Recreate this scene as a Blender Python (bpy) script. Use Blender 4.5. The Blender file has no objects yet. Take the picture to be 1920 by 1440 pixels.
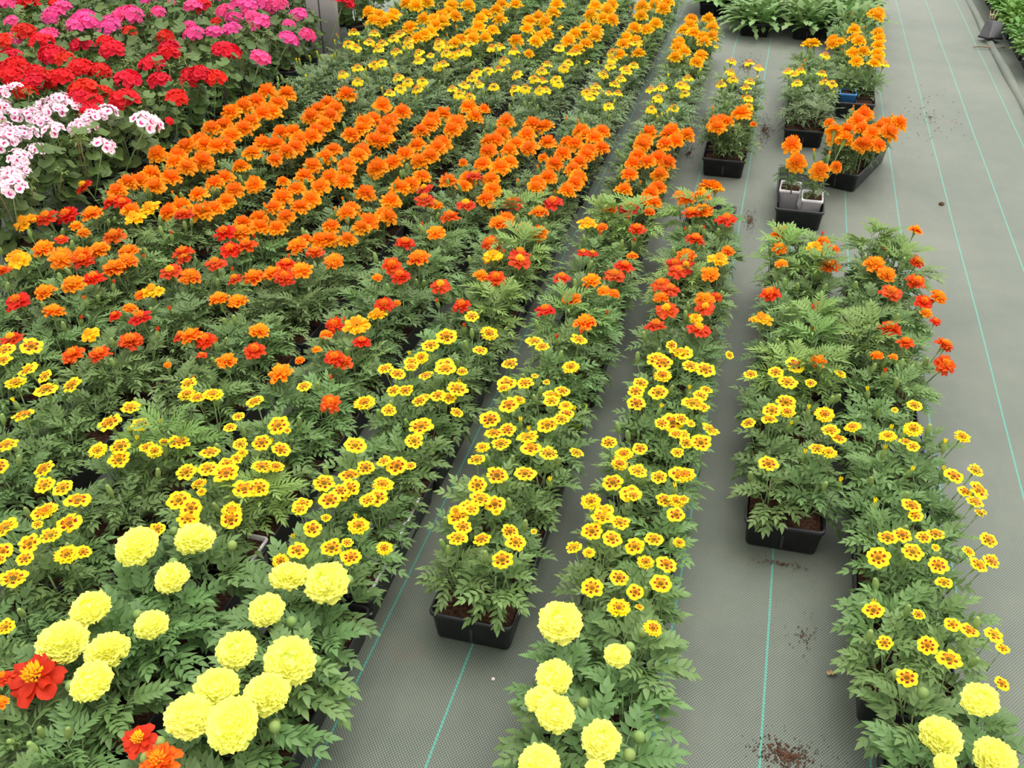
import bpy, math, random
from mathutils import Vector, Matrix
PI = math.pi
random.seed(7)
scene = bpy.context.scene
col = scene.collection
def R(a, b): return random.uniform(a, b)

# ------------------------------------------------------------------ materials
def new_mat(name):
    m = bpy.data.materials.new(name); m.use_nodes = True
    nt = m.node_tree; nt.nodes.clear()
    out = nt.nodes.new('ShaderNodeOutputMaterial')
    return m, nt, out
def lk(nt, a, b): nt.links.new(a, b)

def petal_mat(name, rgb, rgb2=None, trans=.3, hue=.012, val=.12, rough=.6, scale=220, spec=.25):
    """plant tissue: slightly mottled colour, differs a little from plant to plant, lets some light through"""
    m, nt, out = new_mat(name)
    N = nt.nodes.new
    tc = N('ShaderNodeTexCoord'); no = N('ShaderNodeTexNoise'); no.inputs['Scale'].default_value = scale
    lk(nt, tc.outputs['Object'], no.inputs['Vector'])
    mix = N('ShaderNodeMix'); mix.data_type = 'RGBA'
    lk(nt, no.outputs['Fac'], mix.inputs['Factor'])
    c2 = rgb2 or tuple(c*.85 for c in rgb)
    mix.inputs['A'].default_value = (*rgb, 1); mix.inputs['B'].default_value = (*c2, 1)
    oi = N('ShaderNodeObjectInfo')
    hs = N('ShaderNodeHueSaturation')
    mr = N('ShaderNodeMapRange'); mr.inputs['To Min'].default_value = .5-hue; mr.inputs['To Max'].default_value = .5+hue
    lk(nt, oi.outputs['Random'], mr.inputs['Value']); lk(nt, mr.outputs['Result'], hs.inputs['Hue'])
    mu = N('ShaderNodeMath'); mu.operation = 'MULTIPLY'; mu.inputs[1].default_value = 7.13
    fr = N('ShaderNodeMath'); fr.operation = 'FRACT'
    lk(nt, oi.outputs['Random'], mu.inputs[0]); lk(nt, mu.outputs[0], fr.inputs[0])
    mv = N('ShaderNodeMapRange'); mv.inputs['To Min'].default_value = 1-val; mv.inputs['To Max'].default_value = 1+val
    lk(nt, fr.outputs[0], mv.inputs['Value']); lk(nt, mv.outputs['Result'], hs.inputs['Value'])
    lk(nt, mix.outputs['Result'], hs.inputs['Color'])
    pb = N('ShaderNodeBsdfPrincipled'); pb.inputs['Roughness'].default_value = rough
    pb.inputs['Specular IOR Level'].default_value = spec
    tr = N('ShaderNodeBsdfTranslucent'); ms = N('ShaderNodeMixShader'); ms.inputs[0].default_value = trans
    lk(nt, hs.outputs['Color'], pb.inputs['Base Color']); lk(nt, hs.outputs['Color'], tr.inputs['Color'])
    lk(nt, pb.outputs[0], ms.inputs[1]); lk(nt, tr.outputs[0], ms.inputs[2]); lk(nt, ms.outputs[0], out.inputs['Surface'])
    return m

def solid_mat(name, rgb, rgb2, scale=40, rough=.5, bump=0.0, spec=.4, metal=0.0, detail=4, lo=.35, hi=.65):
    m, nt, out = new_mat(name)
    N = nt.nodes.new
    tc = N('ShaderNodeTexCoord'); no = N('ShaderNodeTexNoise')
    no.inputs['Scale'].default_value = scale; no.inputs['Detail'].default_value = detail
    lk(nt, tc.outputs['Object'], no.inputs['Vector'])
    mr = N('ShaderNodeMapRange'); mr.inputs['From Min'].default_value = lo; mr.inputs['From Max'].default_value = hi
    lk(nt, no.outputs['Fac'], mr.inputs['Value'])
    mix = N('ShaderNodeMix'); mix.data_type = 'RGBA'
    lk(nt, mr.outputs['Result'], mix.inputs['Factor'])
    mix.inputs['A'].default_value = (*rgb, 1); mix.inputs['B'].default_value = (*rgb2, 1)
    pb = N('ShaderNodeBsdfPrincipled'); pb.inputs['Roughness'].default_value = rough
    pb.inputs['Specular IOR Level'].default_value = spec; pb.inputs['Metallic'].default_value = metal
    lk(nt, mix.outputs['Result'], pb.inputs['Base Color'])
    if bump:
        b = N('ShaderNodeBump'); b.inputs['Strength'].default_value = bump; b.inputs['Distance'].default_value = .004
        lk(nt, no.outputs['Fac'], b.inputs['Height']); lk(nt, b.outputs[0], pb.inputs['Normal'])
    lk(nt, pb.outputs[0], out.inputs['Surface'])
    return m

M = {}
M['yellow'] = petal_mat('yellow_petal', (.98, .80, .010), (.97, .70, .008), hue=.006)
M['mahogany'] = petal_mat('mahogany_blotch', (.30, .028, .006), (.22, .015, .004), trans=.15)
M['disc'] = petal_mat('orange_disc', (.92, .36, .006), (.80, .20, .004), trans=.2, scale=400)
M['lemon'] = petal_mat('lemon_petal', (1.0, .995, .27), (1.0, .97, .17), val=.05, hue=.003)
M['lemon_heart'] = petal_mat('lemon_green_heart', (.78, .88, .05), (.62, .76, .04), hue=.003)
M['orange'] = petal_mat('orange_petal', (.98, .325, .003), (.97, .26, .003), hue=.006)
M['orange_heart'] = petal_mat('orange_heart', (.97, .24, .003), (.95, .19, .003), hue=.006)
M['orange_pale'] = petal_mat('pale_orange_petal', (.98, .43, .006), (.97, .35, .004), hue=.006)
M['gold'] = petal_mat('golden_petal', (.98, .58, .004), (.97, .49, .003), hue=.006)
M['gold_heart'] = petal_mat('golden_heart', (.98, .46, .003), (.96, .39, .003), hue=.006)
M['red'] = petal_mat('red_petal', (.68, .05, .006), (.56, .03, .005), hue=.008)
M['red_orange'] = petal_mat('red_orange_petal', (.86, .10, .005), (.78, .065, .005), hue=.012)
M['geranium_red'] = petal_mat('geranium_red_petal', (.78, .012, .018), (.66, .008, .014), scale=90, hue=.006)
M['geranium_pink'] = petal_mat('geranium_pink_petal', (.92, .10, .34), (.86, .075, .28), scale=90, hue=.01)
M['geranium_white'] = petal_mat('geranium_white_petal', (.95, .80, .85), (.95, .70, .79), scale=90)
M['magenta'] = petal_mat('magenta_blotch', (.72, .05, .24), (.6, .03, .2))
LEAF = dict(trans=.22, rough=.5, spec=.35)
M['leaf'] = petal_mat('marigold_leaf', (.118, .205, .056), (.168, .268, .086), hue=.014, val=.22, scale=60, **LEAF)
M['leaf_grey'] = petal_mat('grey_green_leaf', (.135, .208, .082), (.18, .255, .112), hue=.015, val=.2, scale=60, **LEAF)
M['leaf_fresh'] = petal_mat('fresh_green_leaf', (.16, .28, .055), (.22, .35, .08), hue=.015, val=.15, scale=60, **LEAF)
M['leaf_dark'] = petal_mat('dark_green_leaf', (.09, .16, .045), (.135, .21, .068), hue=.015, val=.2, scale=60, **LEAF)
M['leaf_broad'] = petal_mat('broad_marigold_leaf', (.118, .215, .062), (.168, .28, .094), hue=.012, val=.15, scale=60, **LEAF)
M['leaf_geranium'] = petal_mat('geranium_leaf', (.072, .132, .028), (.115, .185, .042), hue=.015, val=.2, scale=50, **LEAF)
M['leaf_rosette'] = petal_mat('rosette_leaf', (.16, .28, .09), (.22, .36, .12), hue=.012, val=.15, scale=40, **LEAF)
M['leaf_bright'] = petal_mat('bright_leaf', (.12, .27, .04), (.18, .36, .07), hue=.012, val=.2, scale=40, **LEAF)
M['leaf_yellow'] = petal_mat('yellowing_leaf', (.45, .48, .06), (.55, .52, .09), **LEAF)
M['stem'] = petal_mat('stem', (.16, .25, .09), (.20, .29, .12), trans=.05, scale=30)
M['stem_red'] = petal_mat('reddish_stem', (.22, .14, .06), (.26, .2, .08), trans=.05, scale=30)
M['bud'] = petal_mat('bud_green', (.26, .36, .10), (.20, .30, .08), trans=.1, scale=150)
M['black'] = solid_mat('black_plastic', (.02, .02, .022), (.034, .034, .037), 25, .42, .05, .5)
M['white'] = solid_mat('white_plastic', (.93, .91, .91), (.86, .83, .83), 30, .4, .02)
M['blue'] = solid_mat('blue_plastic', (.05, .24, .55), (.04, .2, .48), 30, .4, .02)
M['violet'] = solid_mat('blue_violet_plastic', (.09, .09, .48), (.07, .08, .4), 30, .4, .02)
M['lime'] = solid_mat('lime_plastic', (.42, .62, .05), (.36, .55, .04), 30, .4, .02)
M['yellow_plastic'] = solid_mat('yellow_plastic', (.75, .55, .05), (.65, .45, .04), 30, .4, .02)
M['soil'] = solid_mat('peat', (.035, .017, .011), (.11, .055, .033), 160, .9, .9, .1, detail=6)
M['crumb'] = solid_mat('peat_crumb', (.07, .033, .021), (.13, .07, .045), 90, .95, .3, .05)
M['steel'] = solid_mat('weathered_galvanised_steel', (.50, .47, .47), (.60, .57, .57), 9, .5, .06, .4, .0, 8)
M['stick'] = solid_mat('dry_stick', (.35, .25, .15), (.22, .15, .09), 60, .8, .2)
M['pebble'] = solid_mat('pale_pebble', (.72, .66, .60), (.6, .54, .48), 90, .8, .2)
M['tan'] = solid_mat('dry_leaf', (.45, .27, .13), (.34, .2, .1), 60, .8, .2)

def cloth_mat():
    """woven green-grey ground cloth: fine weave, turquoise marker threads every 18 cm, peat stains"""
    m, nt, out = new_mat('woven_ground_cloth')
    N = nt.nodes.new
    def math_(op, a, b=None, c=None):
        n = N('ShaderNodeMath'); n.operation = op
        for i, v in enumerate((a, b, c)):
            if v is None: continue
            if isinstance(v, (int, float)): n.inputs[i].default_value = v
            else: lk(nt, v, n.inputs[i])
        return n.outputs[0]
    def mixc(f, a, b):
        n = N('ShaderNodeMix'); n.data_type = 'RGBA'
        if isinstance(f, (int, float)): n.inputs['Factor'].default_value = f
        else: lk(nt, f, n.inputs['Factor'])
        for k, v in (('A', a), ('B', b)):
            if isinstance(v, tuple): n.inputs[k].default_value = (*v, 1)
            else: lk(nt, v, n.inputs[k])
        return n.outputs['Result']
    def rng(v, a, b, c=0, d=1):
        n = N('ShaderNodeMapRange'); lk(nt, v, n.inputs['Value'])
        for k, q in (('From Min', a), ('From Max', b), ('To Min', c), ('To Max', d)): n.inputs[k].default_value = q
        return n.outputs['Result']
    def noise(scale, detail=3, vec=None, rough=.5):
        n = N('ShaderNodeTexNoise'); n.inputs['Scale'].default_value = scale; n.inputs['Detail'].default_value = detail
        n.inputs['Roughness'].default_value = rough
        lk(nt, vec or tc.outputs['Object'], n.inputs['Vector']); return n.outputs['Fac']
    tc = N('ShaderNodeTexCoord'); sp = N('ShaderNodeSeparateXYZ'); lk(nt, tc.outputs['Object'], sp.inputs[0])
    x, y = sp.outputs['X'], sp.outputs['Y']
    # weave: warp threads of 2.6 mm, weft 3.6 mm, over and under alternately
    fx = math_('MULTIPLY', x, 2*PI/.0056); fy = math_('MULTIPLY', y, 2*PI/.0070)
    wv = math_('MULTIPLY', math_('SINE', fx), math_('SINE', fy))
    warp = math_('ABSOLUTE', math_('SINE', fx)); weft = math_('ABSOLUTE', math_('SINE', fy))
    w = rng(wv, -.55, .55)
    gap = math_('MULTIPLY', rng(warp, .0, .35), rng(weft, .0, .35))
    light = mixc(noise(9, 4), (.145, .175, .132), (.215, .240, .188))
    dark = mixc(noise(14, 3), (.042, .058, .042), (.068, .083, .062))
    base = mixc(w, dark, light)
    base = mixc(gap, (.035, .048, .036), base)
    # worn / dusty patches
    base = mixc(rng(noise(1.7, 6, rough=.65), .42, .72, 0, .30), base, (.25, .245, .19))
    # peat smears: their own shapes
    st = math_('MULTIPLY', rng(noise(3.1, 8, rough=.72), .60, .72), rng(noise(60, 4), .35, .6))
    base = mixc(math_('MULTIPLY', st, .55), base, (.19, .10, .065))
    # turquoise threads
    k = math_('DIVIDE', math_('ADD', x, .0365), .1802)
    dist = math_('ABSOLUTE', math_('SUBTRACT', math_('SUBTRACT', k, math_('FLOOR', math_('ADD', k, .5))), math_('MULTIPLY', math_('SINE', math_('MULTIPLY', y, 5.1)), .004)))
    line = math_('LESS_THAN', dist, .0115)
    stitch = rng(math_('SINE', math_('ADD', math_('MULTIPLY', y, 2*PI/.009), math_('MULTIPLY', x, 600))), -.9, .3, .45, 1)
    base = mixc(math_('MULTIPLY', line, stitch), base, (.065, .33, .255))
    pb = N('ShaderNodeBsdfPrincipled'); lk(nt, base, pb.inputs['Base Color'])
    pb.inputs['Roughness'].default_value = .55; pb.inputs['Specular IOR Level'].default_value = .5
    pb.inputs['Sheen Weight'].default_value = .22; pb.inputs['Sheen Roughness'].default_value = .45; pb.inputs['Sheen Tint'].default_value = (.9, .92, .82, 1)
    b = N('ShaderNodeBump'); b.inputs['Strength'].default_value = .35; b.inputs['Distance'].default_value = .001
    lk(nt, math_('ADD', math_('MULTIPLY', w, .4), gap), b.inputs['Height'])
    b2 = N('ShaderNodeBump'); b2.inputs['Strength'].default_value = .5; b2.inputs['Distance'].default_value = .03
    mp = N('ShaderNodeMapping'); mp.inputs['Scale'].default_value = (5, 1.6, 1); lk(nt, tc.outputs['Object'], mp.inputs['Vector'])
    lk(nt, noise(1.0, 3, mp.outputs[0]), b2.inputs['Height']); lk(nt, b2.outputs[0], b.inputs['Normal'])
    lk(nt, b.outputs[0], pb.inputs['Normal'])
    lk(nt, pb.outputs[0], out.inputs['Surface'])
    return m
M['cloth'] = cloth_mat()

# ------------------------------------------------------------------ mesh builder
class MB:
    def __init__(s): s.v = []; s.f = []; s.m = []; s.mats = []; s.smooth = True
    def mi(s, mat):
        if mat not in s.mats: s.mats.append(mat)
        return s.mats.index(mat)
    def grid(s, pts, nu, nv, matf):
        """pts: nu+1 rows of nv+1 points; matf(i,j) -> material name"""
        o = len(s.v); s.v += [tuple(p) for p in pts]
        for i in range(nu):
            for j in range(nv):
                a = o+i*(nv+1)+j
                s.f.append((a, a+1, a+nv+2, a+nv+1)); s.m.append(s.mi(matf(i, j) if callable(matf) else matf))
    def poly(s, pts, faces, mat):
        o = len(s.v); s.v += [tuple(p) for p in pts]; k = s.mi(mat)
        for f in faces: s.f.append(tuple(o+q for q in f)); s.m.append(k)
    def tube(s, path, radii, mat, n=5, cap=True):
        o = len(s.v); k = s.mi(mat); L = len(path)
        for i, p in enumerate(path):
            p = Vector(p)
            d = (Vector(path[min(i+1, L-1)])-Vector(path[max(i-1, 0)])).normalized()
            a = d.cross(Vector((0, 0, 1)) if abs(d.z) < .9 else Vector((1, 0, 0))).normalized(); b = d.cross(a)
            r = radii[i] if isinstance(radii, (list, tuple)) else radii
            for j in range(n):
                t = 2*PI*j/n; s.v.append(tuple(p+(a*math.cos(t)+b*math.sin(t))*r))
        for i in range(L-1):
            for j in range(n):
                a = o+i*n+j; b = o+i*n+(j+1) % n
                s.f.append((a, b, b+n, a+n)); s.m.append(k)
        if cap:
            s.f.append(tuple(o+j for j in range(n))[::-1]); s.m.append(k)
            s.f.append(tuple(o+(L-1)*n+j for j in range(n))); s.m.append(k)
    def rings(s, rings, mat, closed_bottom=True, closed_top=False):
        o = len(s.v); k = s.mi(mat); n = len(rings[0])
        for r in rings: s.v += [tuple(p) for p in r]
        for i in range(len(rings)-1):
            for j in range(n):
                a = o+i*n+j; b = o+i*n+(j+1) % n
                s.f.append((a, b, b+n, a+n)); s.m.append(k)
        if closed_bottom: s.f.append(tuple(o+j for j in range(n))[::-1]); s.m.append(k)
        if closed_top: s.f.append(tuple(o+(len(rings)-1)*n+j for j in range(n))); s.m.append(k)
    def box(s, a, b, mat):
        x0, y0, z0 = a; x1, y1, z1 = b
        s.poly([(x0,y0,z0),(x1,y0,z0),(x1,y1,z0),(x0,y1,z0),(x0,y0,z1),(x1,y0,z1),(x1,y1,z1),(x0,y1,z1)],
               [(3,2,1,0),(4,5,6,7),(0,1,5,4),(1,2,6,5),(2,3,7,6),(3,0,4,7)], mat)
    def mesh(s, name, smooth=True):
        me = bpy.data.meshes.new(name); me.from_pydata(s.v, [], s.f)
        for k in s.mats: me.materials.append(M[k])
        me.polygons.foreach_set('material_index', s.m)
        if smooth: me.polygons.foreach_set('use_smooth', [True]*len(s.f))
        me.update(); return me

def link(name, mesh, parent=None, loc=None, rot=None, scale=None, mat4=None):
    o = bpy.data.objects.new(name, mesh); col.objects.link(o)
    if parent: o.parent = parent
    if mat4 is not None: o.matrix_local = mat4
    else:
        if loc: o.location = loc
        if rot: o.rotation_euler = rot
        if scale: o.scale = (scale,)*3 if isinstance(scale, (int, float)) else scale
    return o
def tag(o, label, cat, group=None, kind=None):
    if label: o['label'] = label
    if cat: o['category'] = cat
    if group: o['group'] = group
    if kind: o['kind'] = kind
    return o
def empty(name, loc, rz=0):
    o = bpy.data.objects.new(name, None); col.objects.link(o)
    o.empty_display_size = .05; o.location = loc; o.rotation_euler = (0, 0, rz); return o

# ------------------------------------------------------------------ petals and flower heads
def petal(mb, az, r0, length, width, elev, droop, matf, nu=4, nv=4, ruffle=.0, notch=.1, z0=0.0, cup=.0, twist=0.0, pw=.55, lobe=.20):
    ph = R(0, 6.28); ca, sa = math.cos(az), math.sin(az); te = math.tan(elev)
    pts = []
    for i in range(nu+1):
        u = i/nu
        w = width*.5*(.22+.78*u**pw)*(1-.22*max(0, (u-.75)/.25)**2)
        for j in range(nv+1):
            v = -1+2*j/nv
            r = r0+length*(u*(1-lobe*v*v*u) - notch*u*u*math.exp(-(v/.3)**2))
            t = v*w
            z = z0+length*(te*u-droop*u*u)+ruffle*u*math.sin(v*4.2+ph)+cup*v*v*w+twist*v*w
            pts.append((ca*r-sa*t, sa*r+ca*t, z))
    mb.grid(pts, nu, nv, matf)

def florets(mb, rad, h, n, size, mat, z0=0.0):
    for i in range(n):
        q = math.sqrt((i+.5)/n); a = i*2.39996
        x, y = rad*q*math.cos(a), rad*q*math.sin(a); z = z0+h*(1-q*q)
        d = Vector((x*.7/rad, y*.7/rad, .9)).normalized(); s_ = size*R(.75, 1.25)
        a1 = d.cross(Vector((1, .2, 0))).normalized(); a2 = d.cross(a1)
        p = Vector((x, y, z)); k = R(0, 6)
        base = [p+(a1*math.cos(k+2*PI*j/3)+a2*math.sin(k+2*PI*j/3))*s_*.55 for j in range(3)]
        mb.poly(base+[p+d*s_*1.3], [(0, 1, 3), (1, 2, 3), (2, 0, 3)], mat)

def calyx_stem(mb, rad, L, r=.0011, mat='stem', depth=.014):
    n = 8; prof = [(-.001, rad*1.05), (-depth*.35, rad), (-depth*.8, rad*.62), (-depth*1.2, r*1.9), (-depth*1.9, r*1.15)]
    mb.rings([[(math.cos(2*PI*j/n)*q, math.sin(2*PI*j/n)*q, z) for j in range(n)] for z, q in prof[::-1]], 'bud', False)
    b = R(-.006, .006); c = R(-.006, .006)
    mb.tube([(0, 0, -depth*1.7), (b*.5, c*.5, -L*.45), (b, c, -L*.75), (b*.6, c*.6, -L)], [r, r, r*1.1, r*1.25], mat, 5)

def single_head(n, petal_mat_, blotch, D=.040, crest=.32, double=False, droop=.12, elev=.16, disc='disc', L=.085, dome=.10):
    """single marigold: a ring of broad ruffled petals round a crest of tube florets (unit diameter 1 = D metres)"""
    mb = MB(); Rr = D/2; rc = Rr*crest
    def mf(i, j):
        if blotch and i in (1, 2) and 2 <= j <= 4: return blotch
        if blotch and double and i == 5 and j == 3: return blotch
        return petal_mat_
    a0 = R(0, 6)
    for k in range(n):
        l = Rr-rc*.55
        petal(mb, a0+2*PI*k/n+R(-.1, .1), rc*.55, l*R(.92, 1.06), 2*PI*Rr*.86/n*R(.98, 1.2), elev+R(-.12, .12), droop*R(.6, 1.8), mf, 6, 7,
              ruffle=Rr*.07, notch=R(.02, .14), z0=R(-.0008, .0008), cup=R(-.15, .15), twist=R(-.10, .10), lobe=.30)
    if double:
        for k in range(n-1):
            l = (Rr-rc*.5)*.72
            petal(mb, a0+.4+2*PI*k/(n-1)+R(-.15, .15), rc*.5, l*R(.85, 1.05), 2*PI*Rr*.72/n*R(1, 1.2), .4+R(-.1, .15), .15, mf, 6, 7,
                  ruffle=Rr*.06, notch=.1, z0=.001)
    florets(mb, rc*1.0, D*dome, 46, D*.05, disc, z0=D*.03)
    calyx_stem(mb, rc*.62, L)
    return mb

def double_head(D, whorls, crest_mat, crest_n, crest_r, crest_h, L=.085, crest_s=.05):
    """double marigold; whorls = (count, length/R, width/R, elevation, droop, material(s))"""
    mb = MB(); Rr = D/2
    for (n, l, w, e, dr, mt) in whorls:
        a0 = R(0, 6)
        for k in range(n):
            if isinstance(mt, tuple):
                mf = (lambda A, B_: (lambda i, j: B_ if (i >= 3 or j in (0, 3)) and i >= 1 else A))(mt[0], mt[1])
            else: mf = mt
            petal(mb, a0+2*PI*k/n+R(-.16, .16), Rr*.08, Rr*l*R(.88, 1.08), Rr*w*R(.85, 1.15), e+R(-.12, .12), dr*R(.6, 1.5), mf, 4, 4,
                  ruffle=Rr*.10, notch=R(.0, .14), z0=Rr*.02, cup=R(-.15, .2), twist=R(-.15, .15))
    florets(mb, Rr*crest_r, Rr*crest_h, crest_n, D*crest_s, crest_mat, z0=Rr*.24)
    calyx_stem(mb, Rr*.24, L)
    return mb

def pompon_head(D, heart='lemon', n=150, L=.08, low=1.0):
    """big African marigold: a dome packed with curled, frilled petals"""
    mb = MB(); Rr = D/2
    for i in range(n):
        t = (i+.5)/n
        th = math.acos(1-t*1.22)              # 0 = top
        ph = i*2.39996+R(-.1, .1)
        d = Vector((math.sin(th)*math.cos(ph), math.sin(th)*math.sin(ph), math.cos(th)*.62))
        n_ = d.normalized(); side = Vector((-math.sin(ph), math.cos(ph), 0)); upv = n_.cross(side)
        rad = Rr*R(.90, 1.06)*(low if th > 1.2 else 1)*(1-.10*math.exp(-(th/.35)**2))
        w = Rr*R(.20, .28)*(.6+.4*min(1, th/.5)); k = R(0, 6); curl = R(-.25, .3)
        pts = []
        for a in range(4):
            u = a/3
            for b in range(5):
                v = -1+b*.5
                rr = rad*(.45+.55*u*(1-.10*v*v)) - (rad*.06*math.cos(v*9+k) if a == 3 else 0)
                p = d*rr+side*(v*w*(.45+.55*u))+upv*(curl*w*u*u*1.4+math.sin(v*5+k)*w*.22*u-v*v*w*.35)
                pts.append(p)
        mt = heart if th < .32 else 'lemon'
        mb.grid(pts, 3, 4, mt)
    m = 14
    prof = [(-.28, .30), (-.22, .62), (-.05, .74), (.2, .66), (.38, .40), (.44, .08)]
    mb.rings([[(math.cos(2*PI*j/m)*q*Rr, math.sin(2*PI*j/m)*q*Rr, z*Rr) for j in range(m)] for z, q in prof], 'lemon', True, True)
    mb2 = len(mb.v)
    calyx_stem(mb, Rr*.30, L+.02, .0019, depth=.03)
    return mb

VAR = {}
def variants(key, fn, n=5): VAR[key] = [fn(i).mesh('flower_'+key) for i in range(n)]
variants('b', lambda i: single_head([6, 7, 6, 5, 7, 8][i], 'yellow', 'mahogany', crest=[.42, .38, .42, .40, .44, .42][i], double=(i == 5), L=.105), 6)
variants('k', lambda i: single_head([7, 6, 8, 7][i], 'yellow', 'disc' if i < 3 else 'mahogany', crest=.56, droop=.60, elev=.26, disc='disc', dome=.2), 4)
variants('a', lambda i: pompon_head(.08, ['lemon', 'lemon_heart', 'lemon', 'lemon_heart'][i], [150, 120, 170, 110][i]), 4)
W_O = [(9, 1.0, .62, -.05, .22, 'orange_pale'), (9, .88, .55, .22, .2, 'orange'), (8, .70, .46, .50, .15, 'orange'), (9, .50, .36, .85, .1, 'orange_heart')]
variants('o', lambda i: double_head(.04, W_O, 'orange_heart', 26, .36, .34, crest_s=.075), 5)
W_G = [(9, 1.0, .62, -.02, .22, 'gold'), (9, .86, .55, .25, .2, 'gold'), (8, .68, .46, .52, .15, 'gold'), (9, .5, .36, .85, .1, 'gold_heart')]
variants('g', lambda i: double_head(.04, W_G, 'gold_heart', 26, .36, .34, crest_s=.075), 4)
W_R = [(8, 1.0, .68, .02, .16, 'red'), (8, .82, .55, .30, .16, ('red', 'red_orange')), (7, .60, .42, .6, .1, 'red_orange')]
variants('r', lambda i: double_head(.04, W_R if i % 2 else [(8, 1.0, .68, .02, .16, 'red_orange'), (8, .82, .55, .30, .16, ('red', 'red_orange')), (7, .58, .42, .6, .1, 'red_orange')], 'orange', 24, .34, .28, crest_s=.08), 4)
variants('R', lambda i: double_head(.04, [(7, 1.0, .78, .05, .14, 'red'), (6, .74, .58, .34, .16, 'red' if i else ('red', 'red_orange'))], 'orange' if i != 1 else 'gold', 30, .32, .26, crest_s=.08), 3)
variants('q', lambda i: double_head(.04, [(8, 1.0, .68, .0, .18, ('red_orange', 'orange')), (8, .84, .56, .26, .16, ('red_orange', 'orange') if i % 2 else 'orange_heart'), (8, .62, .44, .55, .12, 'orange')], 'orange_pale', 26, .34, .3, crest_s=.08), 4)
variants('y', lambda i: double_head(.04, [(7, 1.0, .78, .02, .14, 'gold'), (8, .80, .58, .28, .16, 'gold' if i else ('gold', 'orange'))], 'gold_heart', 30, .32, .26, crest_s=.08), 3)
UNIT = dict(a=.08)

def bud_mesh(tip, k=1.0, L=.075):
    mb = MB(); n = 8
    prof = [(-.017, .0016), (-.013, .0032), (-.006, .0052), (.001, .0056), (.007, .0044), (.0105, .0036)]
    mb.rings([[(math.cos(2*PI*j/n)*q*k*(1+.06*(j % 2)), math.sin(2*PI*j/n)*q*k*(1+.06*(j % 2)), z*k) for j in range(n)] for z, q in prof], 'bud', False, False)
    if tip:
        for j in range(6): petal(mb, j*1.05, .0015*k, .0035*k, .0035*k, 1.25, .1, tip, 2, 2, z0=.009*k)
    else:
        mb.rings([[(math.cos(2*PI*j/n)*q*k, math.sin(2*PI*j/n)*q*k, z*k) for j in range(n)] for z, q in [(.0105, .0036), (.0125, .0018)]], 'bud', False, True)
    b, c = R(-.008, .008), R(-.008, .008)
    mb.tube([(0, 0, -.016*k), (b, c, -.04), (b*1.5, c*1.5, -L)], [.0012, .001, .0012], 'stem', 5)
    return mb.mesh('bud')
def round_bud():
    mb = MB(); n = 8
    mb.rings([[(math.cos(2*PI*j/n)*q, math.sin(2*PI*j/n)*q, z) for j in range(n)] for z, q in [(-.011, .002), (-.008, .007), (-.002, .0098), (.004, .0088), (.008, .005), (.0085, .001)]], 'bud', False, True)
    mb.tube([(0, 0, -.010), (.003, 0, -.04), (.005, 0, -.08)], .0016, 'stem', 5)
    return mb.mesh('bud')
BUD = {'b': [bud_mesh(None), bud_mesh('yellow'), bud_mesh(None, 1.1)], 'o': [bud_mesh('orange'), bud_mesh(None), bud_mesh(None, 1.1)],
       'r': [bud_mesh(None), bud_mesh('red_orange'), bud_mesh(None, 1.15)], 'a': [round_bud()]}
BUD['k'] = BUD['b']; BUD['g'] = BUD['o']

# ------------------------------------------------------------------ foliage
def frame(d, up=Vector((0, 0, 1))):
    d = d.normalized(); s_ = d.cross(up)
    if s_.length < 1e-4: s_ = Vector((1, 0, 0))
    s_.normalize(); return d, s_, s_.cross(d)

def leaflet(mb, p, d, side, up, L, w, mat, teeth=True):
    """lance-shaped, toothed, folded along the midrib"""
    us = (0, .22, .42, .62, .82, 1.0); ws = (.12, .72, 1.0, .82, .5, 0)
    pts = []; sag = R(-.25, .12)
    for u in us: pts.append(p+d*(L*u)+up*(L*sag*u*u))
    nb = len(pts)
    for sg in (1, -1):
        for u, q in list(zip(us, ws))[1:-1]:
            uu = u-.06 if teeth else u
            pts.append(p+d*(L*uu)+side*(sg*w*.5*q)+up*(w*.16*q+L*sag*uu*uu))
    f = []
    for b in (nb, nb+4):
        fl = [(0, 1, b), (1, 2, b+1, b), (2, 3, b+2, b+1), (3, 4, b+3, b+2), (4, 5, b+3)]
        f += fl if b > nb else [q[::-1] for q in fl]
    mb.poly(pts, f, mat)

def pinnate_leaf(mb, base, az, elev, L, pairs, lw, ll, mat, arch=1.0, rachis='stem'):
    d = Vector((math.cos(az)*math.cos(elev), math.sin(az)*math.cos(elev), math.sin(elev)))
    n = 7; path = [Vector(base)]; dirs = [d.copy()]
    for i in range(n):
        el = elev-arch*(i+1)/n
        d = Vector((math.cos(az)*math.cos(el), math.sin(az)*math.cos(el), math.sin(el)))
        path.append(path[-1]+d*(L/n)); dirs.append(d)
    mb.tube(path, [.0011*(1-.7*i/n) for i in range(n+1)], rachis, 3, False)
    roll = R(-.35, .35)
    for k in range(pairs):
        t = .24+.70*k/(pairs-1)
        i = min(int(t*n), n-1); q = t*n-i
        p = path[i].lerp(path[i+1], q); dd, s_, up = frame(dirs[i])
        rot = Matrix.Rotation(roll, 3, dd); s_ = rot @ s_; up = rot @ up
        size = ll*(.62+.38*math.sin(PI*min(1, .15+t*.8)))
        for sg in (1, -1):
            a = math.radians(R(44, 62)-14*t)
            ld = (dd*math.cos(a)+s_*(sg*math.sin(a))+up*R(-.05, .22)).normalized()
            ls = (s_*math.cos(a)*sg-dd*math.sin(a))
            leaflet(mb, p, ld, ls.normalized(), up, size*R(.85, 1.1), lw*size/ll*R(.9, 1.15), mat)
    dd, s_, up = frame(dirs[-1])
    leaflet(mb, path[-1], dd, s_, up, ll*.95, lw, mat)

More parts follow.
